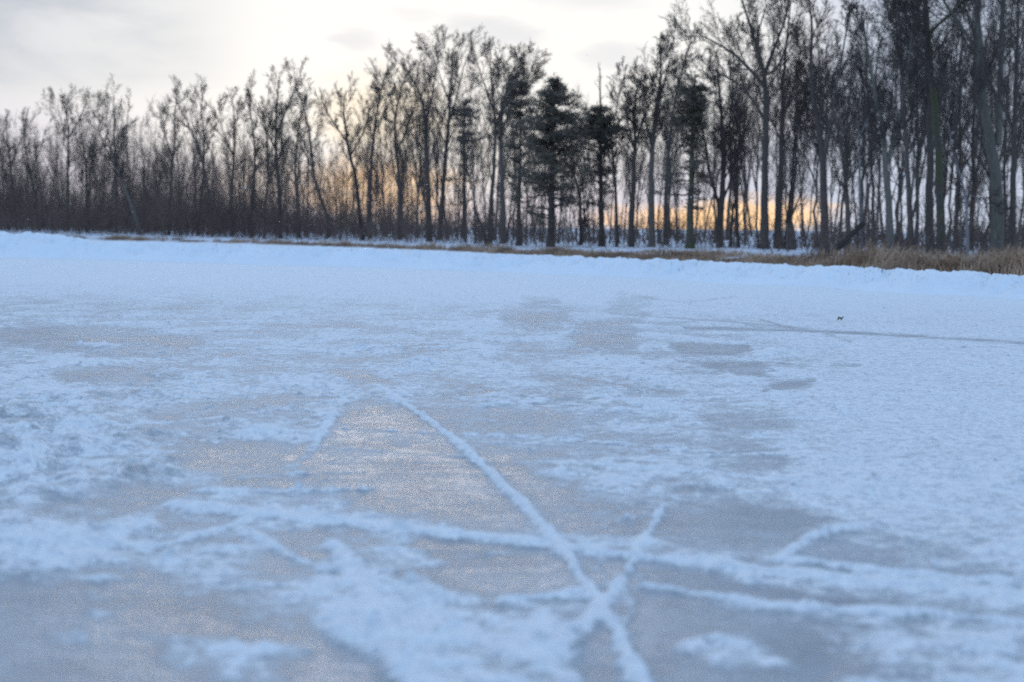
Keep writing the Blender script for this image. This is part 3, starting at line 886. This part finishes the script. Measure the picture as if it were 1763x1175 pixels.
hero_tree(243, 120, 0, [(236, 380), (222, 345), (208, 310), (190, 275)], .20, 'pale grey trunk leaning left low among the dark brush', (), BARK_L, .65, 8, .2, 45, .8, group=G_L)
hero_tree(290, 122, 0, [(292, 350), (296, 290), (302, 240), (300, 200), (306, 160)], .17, 'tall tree with a tufted top left of the leaning slender tree', [([(298, 270), (280, 230), (270, 190)], .08)], BARK_D, .4, 14, .18, 46, group=G_L)
hero_tree(366, 116, 0, [(364, 370), (358, 320), (345, 260), (325, 215), (305, 180), (296, 152)], .14, 'slender grey tree leaning far to the left across its neighbours', [([(345, 262), (335, 210), (325, 160)], .06)], BARK, .5, 12, .16, 47, group=G_L)
hero_tree(340, 118, 0, [(345, 350), (352, 280), (352, 230), (345, 180), (352, 155)], .15, 'tree with an open wispy top, behind the slender leaning tree', (), BARK_D, .4, 16, .2, 48, group=G_L)
hero_tree(398, 112, 0, [(398, 350), (402, 290), (405, 240), (402, 190), (400, 165)], .17, 'upright dark tree right of the slender leaning tree', [([(402, 270), (385, 225), (380, 180)], .07)], BARK_D, .4, 14, .2, 49, group=G_L)
hero_tree(432, 108, 0, [(434, 350), (440, 290), (436, 230), (430, 180), (435, 145)], .14, 'tree with an isolated tuft at its tip left of the twin-topped tree', (), BARK_D, .4, 13, .15, 50, group=G_L)
hero_tree(482, 104, 0, [(482, 360), (478, 300), (474, 240), (476, 190), (482, 125)], .20, 'tall twin-topped dark tree left of the low sunset light', [([(476, 230), (498, 190), (518, 150), (522, 125)], .09), ([(478, 260), (455, 220), (445, 180)], .08)], BARK_D, .35, 17, .18, 51, group=G_L)
hero_tree(455, 107, 0, [(456, 360), (462, 300), (458, 240), (455, 200), (458, 170)], .13, 'shorter straight tree just left of the twin-topped tree', (), BARK_D, .35, 16, .18, 52, group=G_L)
hero_tree(516, 102, 0, [(514, 360), (508, 300), (512, 240), (520, 200), (530, 170)], .14, 'dark tree with a dense crown just right of the twin-topped tree', (), BARK_D, .35, 17, .18, 53, group=G_L)

# --- rows of trees behind, filling the wood
SKY_U = [-500, 0, 50, 85, 120, 165, 200, 240, 262, 300, 340, 375, 400, 440, 480, 520, 545, 580, 620, 640, 680, 720, 745, 790, 830, 870, 930, 1000, 1060, 1100, 1130, 1160, 1200, 1250, 1330, 1400, 1440, 1480, 1550, 1763, 2300]
SKY_V = [200, 190, 195, 215, 165, 168, 165, 185, 195, 165, 165, 180, 178, 175, 160, 160, 180, 175, 170, 140, 120, 120, 100, 95, 105, 110, 120, 165, 155, 140, 100, 90, 60, 30, 5, 30, 40, 0, -60, -120, -150]


def front_dist(u): return float(np.interp(u, [-600, 0, 200, 400, 600, 740, 850, 1000, 1200, 1317, 1500, 1717, 2400], [170, 145, 130, 112, 96, 84, 71, 66, 62, 57, 46, 44, 34]))


ROWS = [
    # (from u, to u, count, distance factor, skyline fraction, label, group)
    (-40, 540, 46, (1.02, 1.18), (.62, .98), 'slim dark bare tree in the second row of the far left wood', 'second row trees in the far left wood'),
    (-60, 540, 34, (1.22, 1.60), (.55, .90), 'thin bare tree deep in the far left wood', 'trees deep in the far left wood'),
    (540, 1100, 54, (1.03, 1.25), (.55, .95), 'slim dark bare tree among the pines of the middle wood', 'second row trees in the middle wood'),
    (540, 1110, 42, (1.35, 2.20), (.35, .75), 'thin bare tree deep in the wood behind the pines', 'trees deep in the middle wood'),
    (1110, 1800, 48, (1.06, 1.40), (.62, .98), 'slim bare tree in the second row behind the right shore', 'second row trees in the right wood'),
    (1110, 1820, 52, (1.50, 2.90), (.38, .80), 'thin bare tree deep in the wood beyond the right shore', 'trees deep in the right wood'),
]
for (u0, u1, n, df, sf, lab, grp) in ROWS:
    for i in range(n):
        u = u0 + (u1 - u0) * (i + random.random()) / n
        D = front_dist(u) * random.uniform(*df)
        sv = np.interp(u, SKY_U, SKY_V)
        basev = 408 + 20 * max(0, u - 900) / 860
        tv = basev - (basev - sv) * random.uniform(*sf)
        place_tree(u, D, tv, lab, grp, sx=random.uniform(.75, 1.1) * (.95 if df[0] < 1.3 else .8))

# ------------------------------------------------------------------ pines
def needles(rg, C, per, spread, size, cards=7):
    """tufts of needle sprays round points C"""
    n = len(C) * per
    ctr = np.repeat(C, per, 0) + rg.normal(0, 1, (n, 3)) * np.array([spread, spread, spread * .45])
    ctr = np.repeat(ctr, cards, 0); m = len(ctr)
    d = rg.normal(0, 1, (m, 3)); d[:, 2] = d[:, 2] * .6 + .25; d /= np.linalg.norm(d, axis=1, keepdims=True)
    s = np.cross(d, rg.normal(0, 1, (m, 3))); s /= np.linalg.norm(s, axis=1, keepdims=True)
    L = size * rg.uniform(.6, 1.3, (m, 1)); wd = L * .09
    V = np.stack([ctr - s * wd, ctr + s * wd, ctr + d * L], 1).reshape(-1, 3)
    return V, np.arange(m * 3).reshape(-1, 3)


def pine(u, D, topv, r0, prof, label, seed, mat=None, amount=.72, leanpx=0):
    rg = np.random.default_rng(900 + seed)
    x = float(at(u, 420, D)[0]); gz = float(ground_z(x, D)); org = np.array([x, D, gz])
    root = thing('pine_tree', (x, D, gz), label, 'tree', 'pines along the middle shore')
    top = float(at(u, topv, D)[2]) - gz
    P, Rr = trunk_line(rg, top, r0, (leanpx * D / F / top, 0), 18, .010)
    a = Acc(); a.add(*tubes(P, Rr, 10)); link('trunk', a.mesh('trunk'), mat or BARK_D, root)
    bo = Acc(); fo = Acc()
    C, rc = sprout(rg, P, Rr, 16, .45, .99, (.7, 1.2), .09 * top, 5, .5, .010, .08, .15); bo.add(*tubes(C, rc, 4))
    C2, rc2 = sprout(rg, C, rc, 5, .3, 1, (.4, .9), -.5, 4, .6, .007, .05, .2); bo.add(*tubes(C2, rc2, 3))
    for (v, l, r, dn) in prof:
        zc = float(at(u, v, D)[2]) - gz
        ml = abs(l) * 1.18 * D / F; mr = abs(r) * 1.18 * D / F; dn = dn * (1.0 if v < 240 else 1.35)
        t = min(.98, max(.02, zc / top))
        j = t * (P.shape[1] - 1); i0 = int(j)
        p0 = P[0, i0] + (P[0, min(i0 + 1, P.shape[1] - 1)] - P[0, i0]) * (j - i0); p0[2] = zc
        nb = max(4, int(8 * dn))
        for q in range(nb):
            a_ = (q + rg.uniform(0, 1)) / nb * 2 * np.pi
            L = (mr if math.cos(a_) > 0 else ml) * abs(math.cos(a_)) + .55 * (ml + mr) * abs(math.sin(a_)) * .9
            L *= rg.uniform(.35, 1.2)
            if L < .15: continue
            s = np.linspace(0, 1, 7)
            rise = rg.uniform(-.12, .32)
            zj = rg.normal(0, .16)
            C = p0 + np.stack([np.cos(a_) * L * s, np.sin(a_) * L * s, zj + rise * L * s ** 1.6 + rg.normal(0, .03, 7)], -1)
            C[0] = p0
            rr = np.linspace(max(.018, .020 * L + .012), .008, 7)
            bo.add(*tubes(C[None], rr[None], 5))
            S_, rs = sprout(rg, C[None], rr[None], 7, .25, 1, (.5, 1.0), -.34, 5, .6, .008, .03, .15)
            bo.add(*tubes(S_, rs, 3))
            tips = np.concatenate([C[3:], S_[:, 1:].reshape(-1, 3)])
            tips = tips[rg.random(len(tips)) < dn * amount * .62]
            if len(tips): fo.add(*needles(rg, tips, 3, .13, .18, 5))
    link('branches', bo.mesh('branches'), BARK_D, root)
    link('foliage', fo.mesh('foliage', False), NEEDLE, root)
    return root


pine(948, 62, 140, .17, [(150, 8, 12, 1), (165, 18, 28, 1), (178, 28, 32, 1), (190, 32, 34, 1.2), (203, 34, 36, 1.2), (216, 34, 36, 1.2), (230, 34, 38, 1.2), (245, 32, 40, 1.1), (260, 30, 34, .9), (278, 34, 26, .8),
                         (300, 48, 50, .8), (318, 30, 60, .65), (338, 46, 48, .6), (360, 40, 50, .5), (382, 40, 30, .4)],
     'densest dark shaggy pine in the middle of the far shore', 1, amount=.6)
pine(1036, 64, 118, .14, [(196, 24, 8, .7), (206, 26, 16, .9), (216, 30, 40, 1), (224, 26, 46, 1), (234, 20, 38, .9), (250, 44, 14, .6), (275, 40, 10, .45), (300, 46, 14, .55), (325, 40, 22, .45), (352, 34, 20, .35)],
     'flat-topped pine with a bare spire above wide wings, right of the densest pine', 2, leanpx=-8)
pine(1188, 59, 128, .17, [(150, 20, 6, .9), (163, 32, 10, 1), (176, 38, 12, 1), (190, 34, 16, 1.1), (205, 28, 18, 1.1), (220, 24, 20, 1.1), (235, 22, 18, .9), (258, 20, 12, .5), (285, 46, 20, .5), (305, 50, 18, .55), (330, 40, 22, .5), (355, 30, 16, .35)],
     'pine with a mossy trunk standing in front of the orange light', 3, BARK_M, amount=.5)
pine(893, 66, 140, .13, [(150, 6, 8, .8), (162, 20, 18, .8), (178, 38, 20, .75), (190, 14, 12, .5), (200, 34, 20, .75), (215, 26, 20, .6), (232, 16, 18, .6), (255, 24, 20, .5), (280, 20, 24, .4), (310, 30, 20, .4), (340, 24, 20, .35)],
     'sparse pine with black level boughs left of the densest pine', 4)
pine(798, 92, 172, .14, [(182, 12, 8, .9), (192, 26, 12, 1), (203, 30, 16, 1), (213, 22, 12, .8), (232, 10, 26, .7), (245, 6, 40, .8), (262, 14, 26, .5), (285, 20, 22, .45), (310, 20, 30, .4), (345, 20, 20, .3)],
     'leftmost pine, its small dark crown low among taller bare trees', 5, amount=.5)

# ------------------------------------------------------------------ leaning log
def log_thing():
    D = 39.0
    p1 = on = at(1408, 449, D); p1[2] = float(ground_z(p1[0], D)) - .05
    p2 = at(1478, 393, D + 1.0)
    mid_ = (p1 + p2) / 2; root = thing('fallen_trunk', tuple(p1), 'dark fallen trunk propped at a slant against the pale dead trunk', 'fallen trunk')
    s = np.linspace(0, 1.12, 14)[:, None]
    P = (p2 - p1) * s; P[:, 2] -= .10 * np.sin(s[:, 0] * 3.1); P[:, 1] += .05 * np.sin(s[:, 0] * 9)
    rr = np.linspace(.115, .065, 14) * (1 + .08 * rng.normal(0, 1, 14))
    a = Acc(); a.add(*tubes(P[None], rr[None], 10)); link('trunk', a.mesh('trunk'), BARK_LOG, root)
    C, rc = sprout(np.random.default_rng(6), P[None], rr[None], 5, .5, .98, (.4, .9), .7, 5, .3, .012, .05, .2)
    a = Acc(); a.add(*tubes(C, rc, 5)); link('broken_branches', a.mesh('broken_branches'), BARK_D, root)


log_thing()

# ------------------------------------------------------------------ undergrowth, leaves, dry grass
def undergrowth():
    rg = np.random.default_rng(77)
    acc = Acc()
    n = 8800
    u = rg.uniform(-150, 1900, n * 5)
    u = u[rg.random(n * 5) < np.interp(u, [-150, 250, 400, 520, 640, 800, 1000, 1200, 1900], [1, 1, .8, .55, .42, .26, .16, .13, .16])][:n]
    fd = np.interp(u, [-600, 0, 200, 400, 600, 740, 850, 1000, 1200, 1317, 1500, 1717, 2400], [170, 145, 130, 112, 96, 84, 71, 66, 62, 57, 46, 44, 34])
    D = fd * rg.uniform(.90, 1.5, len(u))
    x = at(u, np.full(len(u), 420.), D)[:, 0]
    z = ground_z(x, D)
    hh = np.interp(u, [-100, 100, 300, 450, 560, 900, 1200, 1900], [4.4, 4.0, 3.2, 2.5, 1.9, 1.3, .9, 1.2]) * np.minimum(.3 + rg.gamma(1.6, .38, len(u)), 1.55) * (1 + 1.5 * fbm(x * .11, D * .1, 3, 61))
    npt = 6
    P = np.zeros((len(u), npt, 3)); d = rg.normal(0, .22, (len(u), 3)); d[:, 2] = 1
    P[:, 0] = np.stack([x, D, z - .05], -1)
    for i in range(1, npt):
        P[:, i] = P[:, i - 1] + d / np.linalg.norm(d, axis=1, keepdims=True) * (hh / (npt - 1))[:, None]
        d = d + rg.normal(0, .16, d.shape)
    Rr = np.linspace(1, .35, npt)[None] * rg.uniform(.008, .022, len(u))[:, None]
    acc.add(*tubes(P, Rr, 3))
    L1, r1 = sprout(rg, P, Rr, 6, .15, 1, (.3, .9), -.45, 4, .6, .008, .1, .2); acc.add(*tubes(L1, r1, 3))
    L2, r2 = sprout(rg, L1, r1, 3, .2, 1, (.4, .9), -.5, 3, .7, .007, .05, .2); acc.add(*tubes(L2, r2, 3))
    tag(link('undergrowth', acc.mesh('undergrowth'), BRUSH), 'dark leafless brush and saplings under the trees all along the shore', 'undergrowth', kind='stuff')


undergrowth()


def grass():
    rg = np.random.default_rng(78)
    # tussocks along the shore, thick on the right, thin on the left
    n = 3000
    u = np.concatenate([rg.uniform(1180, 1950, 1750), rg.uniform(850, 1250, 650), rg.uniform(100, 900, 600)])
    sd_ = shore_dist(u)
    dep = np.where(u > 1100, rg.gamma(1.6, 2.6, n), rg.gamma(1.3, 1.6, n)) - .6
    dep = dep * .8 + 1.6 * fbm(u * .012, dep * .2, 2, 91)
    D = sd_ + np.clip(dep, -.5, 12)
    x = at(u, np.full(n, 420.), D)[:, 0]
    keep = fbm(x * .35, D * .35, 2, 44) > np.where(u > 1300, .13, .08) - .25 * (dep < 1.2)
    u, D, x, sd_ = u[keep], D[keep], x[keep], sd_[keep]
    per = 34
    hh = np.interp(u, [0, 800, 1200, 1450, 1763], [.26, .20, .19, .33, .42]) * rg.uniform(.6, 1.25, len(u)) * (1 + 1.1 * fbm(x * .5, D * .5, 2, 92))
    ux = np.repeat(x, per) + rg.normal(0, .16, len(x) * per); uy = np.repeat(D, per) + rg.normal(0, .22, len(x) * per)
    z = ground_z(ux, uy) - .02
    h = np.repeat(hh, per) * rg.uniform(.45, 1.2, len(ux))
    m = len(ux)
    a_ = rg.uniform(0, 6.28, m); ln = rg.uniform(.1, .8, m)
    b0 = np.stack([ux, uy, z], -1)
    dirv = np.stack([np.cos(a_), np.sin(a_), np.zeros(m)], -1)
    side = np.stack([-np.sin(a_ + .8), np.cos(a_ + .8), np.zeros(m)], -1) * (.006 + .008 * rg.random(m))[:, None]
    mid_ = b0 + dirv * (ln * h * .25)[:, None] + np.array([0, 0, 1]) * (h * .62)[:, None]
    tip = b0 + dirv * (ln * h)[:, None] + np.array([0, 0, 1]) * (h * (1 - ln * .35))[:, None]
    V = np.stack([b0 - side, b0 + side, mid_ + side * .8, mid_ - side * .8, tip], 1).reshape(-1, 3)
    i = np.arange(m)[:, None] * 5
    me = mesh_np('dry_grass', V, [i + np.array([[0, 1, 2, 3]]), i + np.array([[3, 2, 4]])], False)
    tag(link('dry_grass', me, DRYGRASS), 'matted tan dead grass lining the snowy shore behind the snow bank', 'grass', kind='stuff')


grass()


def beech(u, D, topv, label, seed):
    rg = np.random.default_rng(seed)
    x = float(at(u, 420, D)[0]); gz = float(ground_z(x, D)); h = float(at(u, topv, D)[2]) - gz
    root = thing('beech_sapling', (x, D, gz), label, 'sapling', 'rusty-leaved saplings in the right wood')
    P, Rr = trunk_line(rg, h, .04, (0, 0), 10, .03)
    a = Acc(); a.add(*tubes(P, Rr, 7)); link('trunk', a.mesh('trunk'), BARK, root)
    L1, r1 = sprout(rg, P, Rr, 12, .3, 1, (.8, 1.3), .38 * h, 6, .5, .01, .02, .12)
    L2, r2 = sprout(rg, L1, r1, 5, .3, 1, (.4, .8), -.4, 4, .6, .007, .02, .15)
    a = Acc(); a.add(*tubes(L1, r1, 4)); a.add(*tubes(L2, r2, 3)); link('crown', a.mesh('crown'), TWIG, root)
    pts = L2.reshape(-1, 3); pts = pts[rg.random(len(pts)) < .5]
    v, f = needles(rg, pts, 2, .05, .07, 2)
    a = Acc(); a.add(v, f); link('leaves', a.mesh('leaves', False), RUST, root)


beech(1655, 42, 270, 'sapling with rusty dead leaves between the mossy trunk and the big bent tree', 61)
beech(1552, 50, 225, 'rusty-leaved sapling behind the brownish leaning tree', 62)
beech(1508, 44, 330, 'small rusty-leaved sapling just right of the pale dead trunk', 63)


# ------------------------------------------------------------------ a dead leaf lying on the ice, and flakes in the air
def dead_leaf():
    p = on_ground(1446, 556)
    r_ = np.random.default_rng(2); n = 14
    a_ = np.linspace(0, 2 * np.pi, n, endpoint=False)
    rr = .020 * (1 + .35 * np.cos(3 * a_)) * (1 + .1 * r_.normal(0, 1, n))
    V = [(0, 0, .035)] + [(rr[i] * math.cos(a_[i]), rr[i] * .7 * math.sin(a_[i]), .018 + .03 * math.cos(2 * a_[i]) ** 2) for i in range(n)]
    V = np.array(V); F_ = np.array([[0, 1 + i, 1 + (i + 1) % n] for i in range(n)])
    o = link('dead_leaf', mesh_np('dead_leaf', V, F_), LEAFM); o.location = tuple(p)
    sm = o.modifiers.new('thick', 'SOLIDIFY'); sm.thickness = .002
    tag(o, 'small curled brown leaf lying alone on the snowy ice', 'leaf')


dead_leaf()


def flakes():
    m, b, s = newmat('snowflake'); s.inputs['Base Color'].default_value = K(.9, .92, .95); s.inputs['Roughness'].default_value = .5
    spots = [(810, 258), (735, 318), (1271, 365), (1109, 325), (48, 378), (163, 408), (192, 310), (421, 324), (1556, 300), (228, 365), (1665, 362), (1578, 380), (560, 170), (318, 425), (1190, 340), (481, 382), (930, 300), (1010, 95), (670, 405), (1330, 230)]
    r_ = np.random.default_rng(9); acc = Acc()
    for (u, v) in spots:
        D = r_.uniform(3.5, 9); p = at(u, v, D); s_ = .0016 * r_.uniform(.6, 1.2)
        V = r_.normal(0, 1, (24, 3)) * s_ + p
        acc.add(V, np.arange(24).reshape(-1, 3))
    tag(link('falling_snow', acc.mesh('falling_snow', False), m), 'a few tiny white snowflakes drifting in front of the wood', 'snowflakes', kind='stuff')


flakes()
